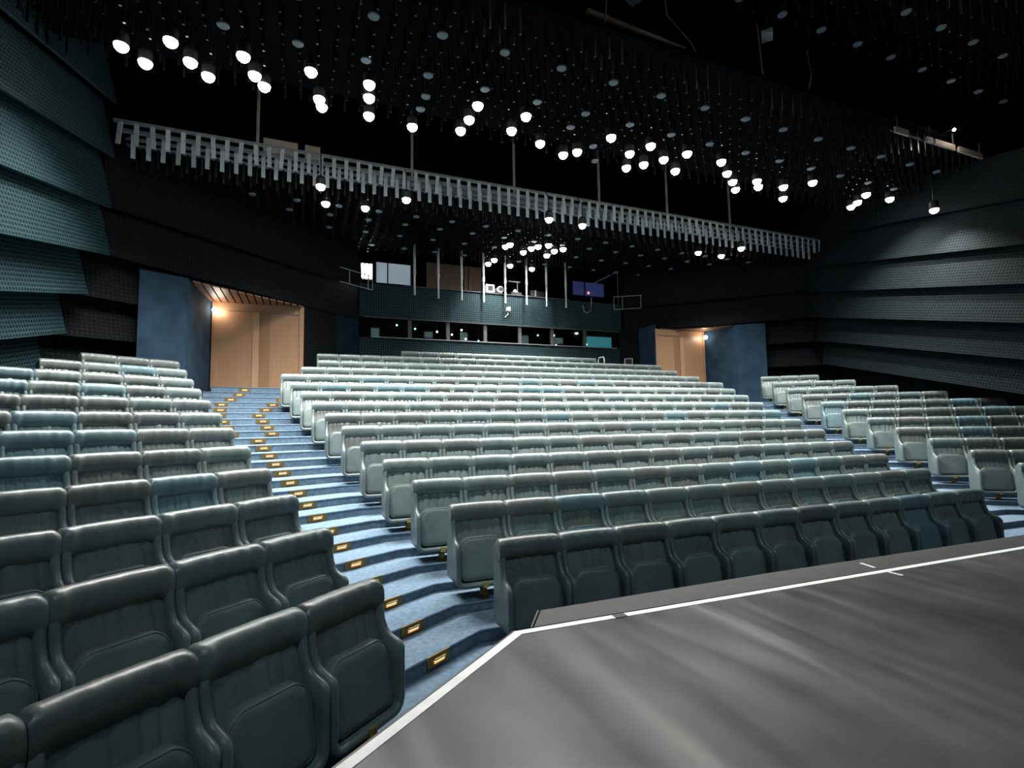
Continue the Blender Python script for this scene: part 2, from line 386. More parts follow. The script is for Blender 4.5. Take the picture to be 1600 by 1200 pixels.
# ---------------------------------------------------------------- walls
def quad_panel(name, b0, b1, t0, t1, mat, parent, thick=.05, out=None):
    # thick board: bottom edge b0-b1, top edge t0-t1, face normal toward the room, uv in metres
    b0, b1, t0, t1 = map(Vector, (b0, b1, t0, t1))
    n = (b1-b0).cross(t0-b0).normalized()
    if out is not None and n.dot(out) < 0: n = -n
    k = -n*thick
    v = [b0, b1, t1, t0, b0+k, b1+k, t1+k, t0+k]
    L = (b1-b0).length; H = (t0-b0).length; sh = (t0-b0).dot((b1-b0).normalized())
    uv = [(0,0),(L,0),(sh+(t1-t0).length,H),(sh,H)]*2
    f = [(0,1,2,3),(7,6,5,4),(0,4,5,1),(1,5,6,2),(2,6,7,3),(3,7,4,0)]
    if (v[1]-v[0]).cross(v[2]-v[0]).dot(n) < 0: f = [tuple(reversed(q)) for q in f]
    return obj(name, mesh_from(name, v, f, mat, uvs=uv), parent)
ROOM = Vector((6.5, 6, 3))
# left side wall: overlapping boards climbing to the back
wl = tag(MB().prism([(-4.75,12.8),(-6.1,-2),(-6.3,-2),(-4.95,12.8)][::-1], -.3, 10.5).build('wall_left', M['black']), kind='structure')
dl = Vector((math.cos(math.radians(85)), math.sin(math.radians(85)), math.tan(math.radians(13))))
lc = [(-3.68,12.48,8.62),(-3.68,12.48,7.46),(-3.69,12.47,6.38),(-3.68,12.49,5.40),(-3.95,12.27,4.52),(-4.19,12.07,3.70),(-4.40,11.95,2.75)]
for i, c in enumerate(lc):
    c = Vector(c); L = 15.0
    h = 1.22; back = Vector((-.27, 0, 0))
    quad_panel('panel', c-dl*L, c, c-dl*L+back+Vector((0,0,h)), c+back+Vector((0,0,h)), M['panel_grey'] if i < 2 else M['panel_teal'], wl, .05, Vector((1,0,0)))
# right side wall
wr = tag(MB().prism([(18.5,12.6),(14.4,-2),(14.6,-2),(18.7,12.6)], -.3, 10.5).build('wall_right', M['black']), kind='structure')
dr = Vector((math.cos(math.radians(75)), math.sin(math.radians(75)), math.tan(math.radians(13))))
rc = [(16.54,12.6,8.28),(16.54,12.6,7.23),(16.54,12.6,6.34),(16.54,12.6,5.45),(16.66,12.51,4.60),(16.78,12.41,3.77),(17.6,12.3,2.85)]
for i, c in enumerate(rc):
    c = Vector(c); c2 = c+dr*.5 if i < 2 else c
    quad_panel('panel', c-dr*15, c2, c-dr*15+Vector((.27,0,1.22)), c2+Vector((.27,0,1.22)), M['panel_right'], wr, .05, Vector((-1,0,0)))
# rear facets with the doorways
def facet_pt(n, u, P, t, z): return n*P+u*t+Vector((0,0,z))
SOF = 5.24
wbl = empty('wall_back_left'); tag(wbl, kind='structure')
def tl(p): return Vector(p).dot(UL)
def tr(p): return Vector(p).dot(UR)
tcL, tjL, tdL, tbL = tl((-3.70,12.47,0)), tl((-2.43,13.5,0)), tl((-.03,15.45,0)), tl((1.68,16.84,0))
# boards left of the left doorway
for P, zb, zt, te, dz in ((12.0,5.40,6.4,-.02,-.17),(12.18,4.52,5.6,-.42,-.0),(12.36,3.70,4.7,-.75,.06),(12.55,2.6,3.85,-1.1,.0)):
    if zb == 5.40: continue
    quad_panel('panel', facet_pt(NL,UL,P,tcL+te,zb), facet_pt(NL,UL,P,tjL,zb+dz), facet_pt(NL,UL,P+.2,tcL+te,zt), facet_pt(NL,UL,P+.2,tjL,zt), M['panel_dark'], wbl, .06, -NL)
# boards above the doorway
for P, z0, z1, zt in ((12.0,5.40,SOF,6.5),(12.0,6.40,6.30,7.9),):
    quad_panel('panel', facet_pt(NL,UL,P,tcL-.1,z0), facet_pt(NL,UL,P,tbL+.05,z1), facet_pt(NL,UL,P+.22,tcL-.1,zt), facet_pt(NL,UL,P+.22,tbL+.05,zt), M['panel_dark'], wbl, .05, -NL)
# board right of the doorway
tm = tdL+(tbL-tdL)*.55
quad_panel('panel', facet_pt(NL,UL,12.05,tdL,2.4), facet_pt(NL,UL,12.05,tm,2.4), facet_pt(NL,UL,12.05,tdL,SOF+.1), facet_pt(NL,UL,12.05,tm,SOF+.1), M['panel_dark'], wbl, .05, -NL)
quad_panel('fabric_panel', facet_pt(NL,UL,12.03,tm,2.4), facet_pt(NL,UL,12.03,tbL+.1,2.4), facet_pt(NL,UL,12.03,tm,SOF+.1), facet_pt(NL,UL,12.03,tbL+.1,SOF+.1), M['teal_fabric'], wbl, .05, -NL)
MB().prism([(-2.50,13.44),(-2.32,15.62),(-2.5,15.62),(-3.3,12.95)], 2.2, SOF+.05).build('jamb', M['blue_fabric'], wbl)
MB().prism([(-5.2,12.6),(-4.9,12.0),(1.6,17.2),(1.2,17.8)], SOF+.35, 10.5).build('upper_wall', M['black'], wbl)
wbr = empty('wall_back_right'); tag(wbr, kind='structure')
tcR, tjR, tdR, tbR = tr((16.6,12.6,0)), tr((14.70,14.10,0)), tr((12.06,15.45+.75,0)), tr((11.45,16.75,0))
for P, zb, zt, te in ((20.38,4.60,5.6,.75),(20.56,3.77,4.7,.95),(20.75,2.6,3.9,1.3)):
    quad_panel('panel', facet_pt(NR,UR,P,tjR,zb-.02), facet_pt(NR,UR,P,tcR+te,zb), facet_pt(NR,UR,P+.2,tjR,zt), facet_pt(NR,UR,P+.2,tcR+te,zt), M['panel_dark'], wbr, .06, -NR)
for P, z0, z1, zt in ((20.2,5.40,5.45,6.5),(20.2,6.35,6.42,8.0)):
    quad_panel('panel', facet_pt(NR,UR,P,tbR+.12,z0-.08), facet_pt(NR,UR,P,tcR+.5,z1), facet_pt(NR,UR,P+.22,tbR+.12,zt), facet_pt(NR,UR,P+.22,tcR+.5,zt), M['panel_dark'], wbr, .05, -NR)
quad_panel('panel', (11.40,16.80,2.4), (12.0,16.3,2.4), (11.40,16.80,SOF+.2), (12.0,16.3,SOF+.2), M['panel_dark'], wbr, .05, -NR)
quad_panel('fabric_panel', (12.0,16.3,2.4), (12.08,15.45,2.4), (12.0,16.3,SOF+.2), (12.08,15.45,SOF+.2), M['blue_fabric'], wbr, .05, Vector((1,-.2,0)))
MB().prism([(14.66,14.12),(14.42,15.62),(14.6,15.62),(15.4,13.5)][::-1], 2.2, SOF+.1).build('jamb', M['blue_fabric'], wbr)
MB().prism([(18.4,12.6),(18.1,12.0),(11.7,17.2),(12.1,17.8)][::-1], SOF+.45, 10.5).build('upper_wall', M['black'], wbr)

# back wall with booth windows and technical gallery
wb = empty('wall_back', (0,0,0)); tag(wb, kind='structure')
def uvbox(name, x0, x1, y0, y1, z0, z1, mat, parent):
    v = [(x0,y0,z0),(x1,y0,z0),(x1,y1,z0),(x0,y1,z0),(x0,y0,z1),(x1,y0,z1),(x1,y1,z1),(x0,y1,z1)]
    f = [(0,3,2,1),(4,5,6,7),(0,1,5,4),(1,2,6,5),(2,3,7,6),(3,0,4,7)]
    uv = [(a[0],a[2]+ (a[1]-y0)) for a in v]
    return obj(name, mesh_from(name, v, f, mat, uvs=uv), parent)
uvbox('panel', 1.60, 11.50, 16.80, 16.92, 2.6, 4.70, M['panel_back'], wb)
uvbox('panel', 1.60, 11.50, 16.78, 16.92, 5.36, 6.45, M['panel_back'], wb)
MB().box(1.70, 11.42, 16.74, 16.80, 5.335, 5.36).build('lintel_trim', M['mullion'], wb)
MB().box(1.95, 11.25, 16.74, 16.82, 4.69, 4.715).build('sill', M['rail'], wb)
MB().box(3.0, 9.2, 16.74, 16.84, 6.45, 6.475).build('parapet_cap', M['mullion'], wb)
MB().box(1.60, 1.96, 16.80, 16.92, 4.70, 5.36).build('pier', M['black'], wb)
MB().box(11.20, 11.50, 16.80, 16.92, 4.70, 5.36).build('pier', M['black'], wb)
ms = [1.96, 3.16, 4.46, 5.80, 7.12, 8.42, 9.80, 11.20]
for i in range(1, 7):
    MB().box(ms[i], ms[i]+.12, 16.80, 16.92, 4.715, 5.335).build('mullion', M['mullion'], wb)
for i in range(7):
    w = tag(MB().box(ms[i]+(.12 if i else 0), ms[i+1], 16.855, 16.862, 4.715, 5.335).build('window_%d' % (i+1), M['glass']), kind='structure')
# booth room
booth = tag(MB().box(1.5, 11.6, 18.4, 18.5, 4.4, 5.7).build('wall_booth', M['black']), kind='structure')
for q, nm_ in (((1.5,11.6,16.93,18.4,4.4,4.5),'booth_floor'),((1.5,11.6,16.93,18.4,5.6,5.7),'booth_ceiling'),((1.4,1.5,16.93,18.5,4.4,5.7),'booth_side'),((11.6,11.7,16.93,18.5,4.4,5.7),'booth_side')):
    MB().box(*q).build(nm_, M['black'], booth)
blind = tag(MB().box(9.95, 11.15, 16.98, 17.0, 4.72, 5.16).build('roller_blind', M['cyan']), 'cyan roller blind drawn in the end window of the control booth', 'blind')
MB().tube([(9.93,16.99,5.17),(11.17,16.99,5.17)], .018).build('roller', M['mullion'], blind)
def monitor(x, z, w, h, mat, label, frame=M['white_box']):
    r = empty('monitor', (x, 17.3, 4.5))
    MB().box(-w/2, w/2, -.02, .02, z-4.5-h/2, z-4.5+h/2).build('casing', frame, r)
    MB().box(-w/2+.03, w/2-.03, -.026, -.02, z-4.5-h/2+.03, z-4.5+h/2-.03).build('screen', mat, r)
    MB().tube([(0, 0, .006), (0, 0, z-4.5-h/2)], .025).build('stand', M['mullion'], r)
    tag(r, label, 'monitor', 'monitors in the control booth')
SCR = emit('dim_screen_lit', (.10, .16, .17), .5)
monitor(2.15, 4.93, .30, .34, SCR, 'pale framed monitor in the first booth window beside the pier')
monitor(3.95, 4.95, .30, .22, SCR, 'small pale framed monitor in the second booth window')
monitor(5.22, 4.90, .26, .40, SCR, 'upright pale monitor in the third booth window')
monitor(7.55, 4.92, .36, .40, SCR, 'upright pale monitor in the fifth booth window')
monitor(9.0, 4.98, .36, .24, SCR, 'white framed monitor in the sixth booth window')
for i, (x, z, m, lab) in enumerate([(2.85,5.20,'green_led','green pilot lamp hanging in the first booth window'),(3.46,5.11,'green_led','green pilot lamp beside the second booth mullion'),(4.22,5.05,'white_led','small white lamp right of the second window monitor'),
        (4.75,4.98,'white_led','low white lamp in the third booth window'),(5.10,5.16,'white_led','high white lamp above the upright third window monitor'),(4.62,5.20,'white_led','tiny white lamp beside the third booth mullion'),(5.25,4.85,'white_led','low white lamp beside the upright third window monitor'),(5.72,4.80,'green_led','green pilot lamp low in the third booth window'),
        (8.05,5.12,'green_led','green pilot lamp in the fifth booth window'),(8.72,5.15,'white_led','high white lamp in the sixth booth window'),(8.58,5.02,'white_led','round white lamp in the sixth booth window'),(8.80,4.78,'white_led','low white lamp under the sixth window monitor'),(10.0,4.83,'green_led','green pilot lamp before the cyan blind')]):
    r = empty('pilot_lamp', (x, 17.15, z))
    MB().lathe([(.012,-.03),(.032,-.012),(.032,.012),(.012,.03)], 8).build('lens', M[m], r)
    MB().tube([(0,0,.03),(0,0,5.62-z)], .006, 6).build('cord', M['mullion'], r)
    if x == 10.0: r.location.y = 16.93
    tag(r, lab, 'lamp', 'pilot lamps in the control booth')
# gallery room
gal = MB()
gal.box(1.3, 11.7, 19.2, 19.3, 5.7, 7.9); gal.box(1.3, 11.7, 16.93, 19.2, 5.72, 5.8); gal.box(1.2, 1.3, 17.4, 19.3, 5.7, 7.9); gal.box(11.7, 11.8, 17.4, 19.3, 5.7, 7.9)
tag(gal.build('wall_gallery', M['black']), kind='structure')
gb = tag(MB().box(4.05, 6.15, 18.0, 18.05, 6.3, 7.75).build('gallery_partition', M['brown']), 'brown boarded partition in the rear technical gallery', 'partition')
MB().box(4.05, 6.2, 17.93, 18.0, 6.68, 6.76).build('rail', M['wood_light'], gb)
for x in (5.50, 5.68): MB().box(x-.03, x+.03, 17.95, 18.0, 6.76, 7.7).build('stile', M['wood_dark'], gb)
lw = tag(MB().box(2.20, 3.42, 17.55, 17.58, 6.72, 7.42).build('window_8', M['win_lit']), kind='structure')
for x in (2.20, 2.60, 3.40): MB().box(x-.02, x+.02, 17.52, 17.55, 6.70, 7.44).build('frame_bar', M['black_gloss'], lw)
bw = tag(MB().box(9.6, 10.98, 17.15, 17.18, 6.80, 7.33).build('window_9', M['screen_blue']), kind='structure')
MB().box(10.08, 10.14, 17.12, 17.15, 6.78, 7.36).build('frame_bar', M['black_gloss'], bw)
MB().lathe([(.03,-.05),(.055,0),(.03,.05)], 8).build('glow', M['pink'], bw, False, (10.25, 17.1, 6.90))
# lit tubes beside the lit window
fx = empty('tube_light', (1.88, 17.3, 6.72))
for dx in (-.13, 0, .13): MB().tube([(dx,0,.04),(dx,0,.52)], .035, 8).build('tube', M['tube_lit'], fx)
MB().box(-.2,.2,.03,.07,0,.56).build('backplate', M['mullion'], fx)
tag(fx, 'three upright fluorescent tubes glowing beside the lit gallery window', 'light')
def railing(name, pts, posts, z0, z1, label):
    r = empty(name, (pts[0][0], pts[0][1], z0))
    ox, oy = pts[0][0], pts[0][1]
    for dz in (0, z1-z0): MB().tube([(p[0]-ox, p[1]-oy, dz) for p in pts], .016, 6).build('rail', M['rail'], r)
    for p in posts: MB().tube([(p[0]-ox, p[1]-oy, 0), (p[0]-ox, p[1]-oy, z1-z0)], .014, 6).build('post', M['rail'], r)
    tag(r, label, 'railing')
railing('railing', [(.95,16.0),(2.0,16.72)], [(1.25,16.2),(1.85,16.61),(2.0,16.72)], 6.22, 6.66, 'thin steel railing bracket beside the lit gallery window')
railing('railing', [(11.15,16.72),(12.0,16.15)], [(11.15,16.72),(11.42,16.54),(12.0,16.15)], 6.22, 6.72, 'thin steel railing bracket beside the blue gallery screen')
# devices on the parapet
dv = empty('spot_projector', (6.05, 16.85, 6.475))
MB().box(-.16,.16,-.10,.2,.02,.30).build('casing', M['white_box'], dv); MB().box(-.09,.09,-.11,-.10,.08,.24).build('lens_hood', M['black_gloss'], dv); MB().box(-.05,.05,-.05,.05,0,.02).build('foot', M['mullion'], dv)
tag(dv, 'square white projector standing on the gallery parapet', 'projector')
dv = empty('spot_projector', (6.44, 16.88, 6.475))
MB().tube([(0,-.12,.16),(0,.2,.16)], .12, 14).build('casing', M['white_box'], dv); MB().tube([(0,-.13,.16),(0,-.12,.16)], .08, 14).build('lens', M['black_gloss'], dv); MB().box(-.12,.12,-.05,.05,0,.05).build('foot', M['mullion'], dv)
tag(dv, 'round white projector standing on the gallery parapet', 'projector')
dv = empty('follow_spot', (7.05, 16.9, 6.475))
MB().box(-.2,.2,-.15,.3,.0,.10).build('base', M['black_gloss'], dv); MB().box(-.26,.22,-.02,.0,.50,.54).build('shelf', M['rail'], dv)
MB().tube([(.1,0,.1),(.1,0,.5)], .02).build('post', M['rail'], dv); MB().lathe([(.10,.10),(.08,.16),(.03,.24)], 10).build('head', M['white_box'], dv)
tag(dv, 'cluttered follow spot stand on the gallery parapet', 'spotlight')
dv = empty('wedge_speaker', (7.95, 16.95, 6.475))
MB().prism([(-.3,-.1),(.3,-.05),(.34,.25),(-.2,.25)], 0, .25).build('cabinet', M['black_gloss'], dv); MB().box(-.12,-.08,-.12,-.08,.0,.26).build('bracket', M['rail'], dv)
tag(dv, 'low black wedge cabinet on the gallery parapet', 'speaker')
wc = empty('wall_projector', (6.70, 16.78, 5.75))
MB().box(-.06,.06,-.16,0,.10,.24).build('casing', M['white_box'], wc); MB().box(-.02,.02,-.06,0,-.02,.10).build('bracket', M['white_box'], wc); MB().tube([(0,-.03,-.02),(-.12,-.03,-.12)], .012).build('cable', M['green_led'] if False else M['white_box'], wc)
tag(wc, 'small white projector bracketed to the back wall under the gallery', 'projector')
wn = empty('notice_frame', (11.62, 16.55, 4.0))
MB().box(-.16,.16,-.02,0,0,.30).build('frame', M['white_box'], wn); MB().box(-.12,.13,-.026,-.02,.04,.27).build('picture', M['black_gloss'], wn)
wn.rotation_euler = (0,0,-AR); tag(wn, 'small framed notice on the dark wall beside the doors', 'notice')
ck = MB().tube([(9.75,16.72,6.28),(9.8,16.70,6.05),(9.95,16.70,6.0),(10.08,16.70,6.1),(10.12,16.70,6.35),(10.14,16.72,6.62)], .02, 8).build('cable', M['rail'])
tag(ck, 'thick grey cable looping down from the blue gallery screen', 'cable')

# doors in the recesses
def doors(name, x0, x1, zb, zt, y, mirror, n):
    r = empty(name, ((x0+x1)/2, y, zb)); tag(r, kind='structure')
    cx = (x0+x1)/2; H = zt-zb; w = (x1-x0)
    def part(nm_, a, b, d0, d1, z0, z1, mat):
        if mirror: a, b = 1-b, 1-a
        return MB().box(x0+w*a-cx, x0+w*b-cx, d0, d1, z0, z1).build(nm_, mat, r)
    part('leaf', 0.03, .43, .02, .07, 0, H-.22, M['wood'])
    part('leaf', .50, .95, .02, .07, 0, H-.22, M['wood'])
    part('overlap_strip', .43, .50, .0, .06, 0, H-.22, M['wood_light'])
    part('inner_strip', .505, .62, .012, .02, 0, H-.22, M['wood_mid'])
    part('frame_post', .95, 1.0, -.02, .07, 0, H, M['wood'])
    part('frame_post', 0, .03, -.02, .07, 0, H, M['wood'])
    part('transom', 0.03, .95, .03, .08, H-.21, H, M['wood'])
    part('door_rail', .05, .95, -.005, .02, H-.235, H-.222, M['rail'])
    return r
doors('door_1', -2.30, -.03, 2.845, SOF, 15.50, False, 1)
doors('door_2', 12.08, 14.42, 2.845, SOF+.06, 15.50, True, 2)
sf = empty('soffit_left', (0, 0, SOF)); sf.name = 'trim_1'; tag(sf, kind='structure')
for i in range(14):
    x = -2.42+i*.172; x2 = x+.138
    ya = 13.52+max(0, (x+2.42))*.815; yb = 13.52+max(0, (x2+2.42))*.815
    if ya > 15.45: break
    MB().prism([(x, ya+.02), (x2, yb+.02), (x2, 15.55), (x, 15.55)], 0, .03).build('plank', M['wood_dark'], sf)
MB().prism([(-2.6,13.4),(0,15.56),(-2.6,15.7)], .04, .07).build('backing', M['black'], sf)
sf2 = empty('trim_2', (0, 0, SOF+.07)); tag(sf2, kind='structure')
for i in range(15):
    x = 14.58-i*.172; x2 = x-.138
    y_ = lambda q: 14.15+(14.66-q)*.808+.02
    if y_(x) > 15.95: break
    MB().prism([(x2, min(y_(x2),15.55)), (x, min(y_(x),15.55)), (x, 15.56), (x2, 15.56)], 0, .03).build('plank', M['wood_dark'], sf2)
MB().prism([(14.75,14.05),(11.9,16.3),(14.75,15.8)][::-1], .04, .07).build('backing', M['black'], sf2)
def globe_lamp(loc, nrm, label, power):
    r = empty('wall_lamp', loc)
    g = MB().lathe([(.010,-.075),(.05,-.055),(.073,0),(.05,.055),(.010,.075)], 14).build('globe', M['globe'], r, True)
    MB().tube([(0,0,0), tuple(Vector(nrm)*-.10)], .03, 8).build('bracket', M['rail'], r)
    l = D.lights.new('globe_light', 'POINT'); l.energy = power; l.color = (1, .80, .58); l.shadow_soft_size = .08
    lo = obj('globe_light', l, r, tuple(Vector(nrm)*.14+Vector((0,-.06,0))))
    tag(r, label, 'wall lamp')
globe_lamp((-2.22, 15.36, 4.98), (1,0,0), 'small glowing globe lamp beside the wooden doors of the long lit stairs', 5.5)
globe_lamp((14.32, 15.30, 5.05), (-1,0,0), 'small glowing globe lamp beside the wooden doors behind the middle block', 4.5)

# ---------------------------------------------------------------- ceilings
ceil = empty('ceiling', (0, 0, 7.9)); tag(ceil, kind='structure')
MB().prism([(-5.5,6.9),(18.5,6.9),(19,10.3),(-5,10.3)], .55, .65).build('front_slab', M['black'], ceil)
MB().prism([(-7,-2),(16,-2),(19.5,6.9),(-6,6.9)], 2.2, 2.3).build('stage_slab', M['black'], ceil)
MB().prism([(-7,6.9),(20,6.9),(20,17.5),(-7,17.5)], 2.6, 2.7).build('loft_slab', M['black'], ceil)
MB().prism([(-4.4,12.9),(17.4,12.9),(17.2,13.2),(11.5,17.0),(11.5,19.3),(1.3,19.3),(1.3,17.0),(-4.2,13.2)], -.05, .05).build('rear_slab', M['black'], ceil)
def tubes(name, xs, ys, zfun, top, w, mat, parent, inside):
    mb = MB()
    for y in ys:
        for x in xs:
            if not inside(x, y): continue
            xx = x+random.uniform(-.02,.02); zb = zfun(x, y)+random.uniform(-.05,.05)
            mb.box(xx-w/2, xx+w/2, y-w/2, y+w/2, zb, top)
    o = mb.build(name, mat, parent); o['kind'] = 'stuff'; return o
fr = lambda a, b, s: [a+i*s for i in range(int((b-a)/s)+1)]
inr = lambda x, y: x > LW_X(y)+.55 and x < RW_X(y)+.7 and (x-6.6 < 11)
tubes('hanging_tubes', fr(-5, 18, .27), fr(7.0, 10.2, .27), lambda x, y: 7.98-7.9, .56, .032, M['tube'], ceil, inr)
def in_rear(x, y): return Vector((x, y, 0)).dot(NL) < 12.0 and Vector((x, y, 0)).dot(NR) < 20.2 and y < 16.7
tubes('hanging_tubes', fr(-3.6, 17, .27), fr(13.0, 16.7, .27), lambda x, y: 7.45-7.9, 0, .032, M['tube'], ceil, in_rear)
tubes('hanging_tubes', fr(-6, 18, .36), fr(3.0, 6.7, .36), lambda x, y: 9.4-7.9, 2.2, .03, M['black_gloss'], ceil, lambda x, y: x > LW_X(y)+.3 and x < RW_X(y)+.7)

# slat screen at the front edge of the rear ceiling
scr = empty('slat_screen', (6.7, 12.1, 7.5))
tag(scr, 'long row of pale metal slats hanging along the edge of the rear ceiling', 'ceiling screen')
XS0, XS1 = -3.62, 17.5
MB().box(XS0-6.7, XS1-6.7, -.03, .03, .53, .59).build('top_rail', M['rail'], scr)
for j, (dy, zz) in enumerate(((.16,.43),(.24,.52),(.40,.40),(.46,.31),(.55,.50),(.62,.36))):
    MB().box(XS0+.1-6.7, XS1-.1-6.7, dy-.02, dy+.02, zz-.018, zz+.018).build('cross_rail', M['rail'], scr)
ns = 78
sl = [MB().box(-.042, .042, -.012, .012, -L, 0).mesh('slat', M['slat']) for L in (.46, .50)]
for i in range(ns):
    x = XS0+.12+(XS1-XS0-.24)*i/(ns-1)-6.7
    obj('slat', sl[0], scr, (x, -.02, .535), (random.uniform(-.03,.03), random.choice((0,0,0,.0,.06,-.06))+random.uniform(-.015,.015), random.uniform(-.25,.25)))
for i in range(ns-1):
    x = XS0+.12+(XS1-XS0-.24)*(i+.5)/(ns-1)-6.7
    obj('slat', sl[1], scr, (x, .30, .46), (random.uniform(-.03,.03), random.uniform(-.02,.02), random.uniform(-.3,.3)))
mb = MB()
for r_ in range(2):
    for i in range(ns-1):
        x = XS0+.12+(XS1-XS0-.24)*(i+(r_%2)*.5)/(ns-1)-6.7
        mb.box(x-.02, x+.02, .48+.14*r_-.02, .48+.14*r_+.02, -.12-.05*r_, .36)
o = mb.build('inner_slats', M['tube'], scr); o['kind'] = 'stuff'

# catwalk pieces over the slat screen
for i, x in enumerate((-1.08, 2.5, 5.35, 8.1, 10.6, 13.2)):
    tag(MB().tube([(x, 12.75, 8.09), (x, 12.75, 10.5)], .035, 8).build('catwalk_post', M['beige']), 'pale thin steel post above the hanging slats, %s from the teal-boarded wall' % ORD[i], 'post', 'catwalk posts above the slat screen')
for x0, x1 in ((-.95,-.22),(-.06,.28)):
    tag(MB().box(x0, x1, 12.62, 12.66, 8.09, 8.52).build('catwalk_board', M['beige']), '%s beige board standing on the catwalk above the slats' % ('wide' if x0 < -.5 else 'narrow'), 'board', 'catwalk boards')

# ceiling discs
def disc_proto():
    r = empty('ceiling_disc'); MB().lathe([(.075,-.012),(.085,0),(.085,.012),(.02,.02)], 16).build('plate', M['disc'], r); MB().tube([(0,0,.015),(0,0,.5)], .008, 6).build('stem', M['tube'], r); return r
dp = disc_proto(); firstd = True
def put_disc(x, y, z, lab, grp):
    global firstd
    o = dp if firstd else copy_tree(dp)
    firstd = False
    o.location = (x, y, z); tag(o, lab, 'ceiling disc', grp)
for i in range(16): put_disc(-1.2+i*1.035, 7.3, 7.85, 'round grey ceiling disc, %s from the teal-boarded wall, row ahead of the spotlights' % ORD[i], 'front ceiling discs')
for i in range(16): put_disc(-1.2+i*1.035, 8.28, 7.85, 'round grey ceiling disc, %s from the teal-boarded wall, row beside the spotlights' % ORD[i], 'ceiling discs among the spotlights')
for i, (x, y) in enumerate(((1.99,8.86),(1.98,9.27),(4.96,8.79),(5.77,9.26),(6.14,9.79))): put_disc(x, y, 7.85, 'round grey disc right among the spotlights, %s from the teal-boarded wall' % ORD[i], 'ceiling discs among the spotlights')
for i in range(9): put_disc(7.1+i*1.04, 6.38, 9.35, 'round grey disc in the high stage ceiling, %s along its longer row' % ORD[i], 'stage ceiling discs')
for i in range(5): put_disc(9.2+i*1.06, 5.5, 9.35, 'round grey disc in the high stage ceiling, %s along its shorter row' % ORD[i], 'stage ceiling discs')
for j, (y, a, b) in enumerate(((13.3,-2.2,14.6),(13.95,-1.4,13.8),(14.85,-.4,13),(15.9,.9,11.8))):
    for i, x in enumerate([q for q in fr(a, b, .985) if in_rear(q, y+.4)]):
        put_disc(x, y, 7.42, 'round grey disc in the low rear ceiling, %s row behind the slats, %s along' % (ORD[j], ORD[i]), 'rear ceiling discs')

# spotlights
FRONT = [(-2.71,9.23),(-2.47,9.54),(-1.98,8.85),(-1.79,9.26),(-1.58,9.55),(-.98,8.81),(-.85,9.25),(-.72,9.5),(.03,8.81),(.18,9.54),(.23,9.76),(.98,8.8),(1.02,9.18),(1.08,9.74),(1.93,9.81),(2.94,8.7),(2.92,9.18),(2.87,9.6),(3.84,9.24),(3.92,8.69),(4.59,9.47),(5.27,9.71),(5.5,9.49),(5.89,8.74),(6.64,9.15),(6.88,8.72),(6.94,9.71),(7.23,9.44),(7.52,9.09),(8.13,9.43),(7.85,8.7),(8.85,8.71),(9.4,9.09),(9.87,9.38),(10.27,9.68),(10.42,9.14),(10.71,9.36),(11.33,9.14),(11.91,9.64),(11.82,8.7),(14.23,9.37),(14.1,9.1),(13.83,8.69),(14.74,8.65)]
REAR = [(.28,11.85,7.21),(.43,13.08,7.35),(1.37,13.02,7.35),(2.19,11.85,7.20),(5.96,11.85,7.24),(6.97,11.85,7.21),(11.99,12.97,7.38),(12.97,12.97,7.38),(12.68,11.85,7.24)]
FAR = [(5.81,16.26),(5.86,15.81),(6.6,16.21),(7.47,16.3),(5.74,14.46),(5.81,14.25),(6.48,14.77),(6.57,14.35),(6.7,14.12),(6.96,13.91),(7.37,14.33),(7.33,14.8),(7.55,14.07)]
me_can = MB().lathe([(.100,.01),(.105,.03),(.105,.16),(.08,.22),(.03,.24)], 14).mesh('housing', M['black_gloss'], False)
me_bulb = MB().lathe([(.02,-.092),(.056,-.080),(.088,-.045),(.102,.0),(.098,.03)], 14).mesh('bulb', M['bulb'], True)
me_stem = MB().tube([(0,0,.24),(0,0,.62)], .014, 8).mesh('stem', M['tube'])
lights = {}
for nm_, pw in (('front', LAMP_W), ('rear', REAR_W), ('far', FAR_W)):
    l = D.lights.new(nm_+'_spot', 'SPOT'); l.energy = pw; l.spot_size = math.radians(122); l.spot_blend = 1.0; l.shadow_soft_size = .07; l.color = (1.0, .985, .945); lights[nm_] = l
def spot(x, y, z, kind, lab, grp, aim=None, drop=None):
    r = empty('spotlight', (x, y, z))
    obj('housing', me_can, r); obj('bulb', me_bulb, r); obj('stem', me_stem if not drop else MB().tube([(0,0,.24),(0,0,drop)], .014, 8).mesh('stem', M['tube']), r)
    b_ = obj('beam', lights[kind], r, (0, 0, -.125))
    if aim: b_.rotation_euler = (Vector(aim)-Vector((x, y, z-.125))).to_track_quat('-Z', 'Y').to_euler()
    if kind == 'rear' and y < 12: MB().tube([(0,0,.60),(0,.206,.85)], .014, 8).build('arm', M['tube'], r)
    tag(r, lab, 'spotlight', grp)
TENS = {2: 'twenty', 3: 'thirty', 4: 'forty'}
def nth(i):
    n = i+1
    if n <= 20: return ORD[i]
    t, u = divmod(n, 10)
    return (TENS[t][:-1]+'ieth') if u == 0 else TENS[t]+'-'+ORD[u-1]
for i, (x, y) in enumerate(sorted(FRONT)): spot(x, y, 7.80, 'front', 'bright white spotlight, %s from the teal-boarded wall in the long front ceiling row' % nth(i), 'spotlights in the long front ceiling row', (x, y+.3, 1.5))
spot(14.75, 7.64, 7.09, 'front', 'bright spotlight on a long stem beside the dark boarded wall', 'spotlights in the long front ceiling row', (14.4, 7.9, 1.5), 1.40)
for i, (x, y, z) in enumerate(sorted(REAR)): spot(x, y, z, 'rear', 'bright spotlight hanging under the ceiling slats, %s from the teal-boarded wall' % nth(i), 'spotlights under the slat screen')
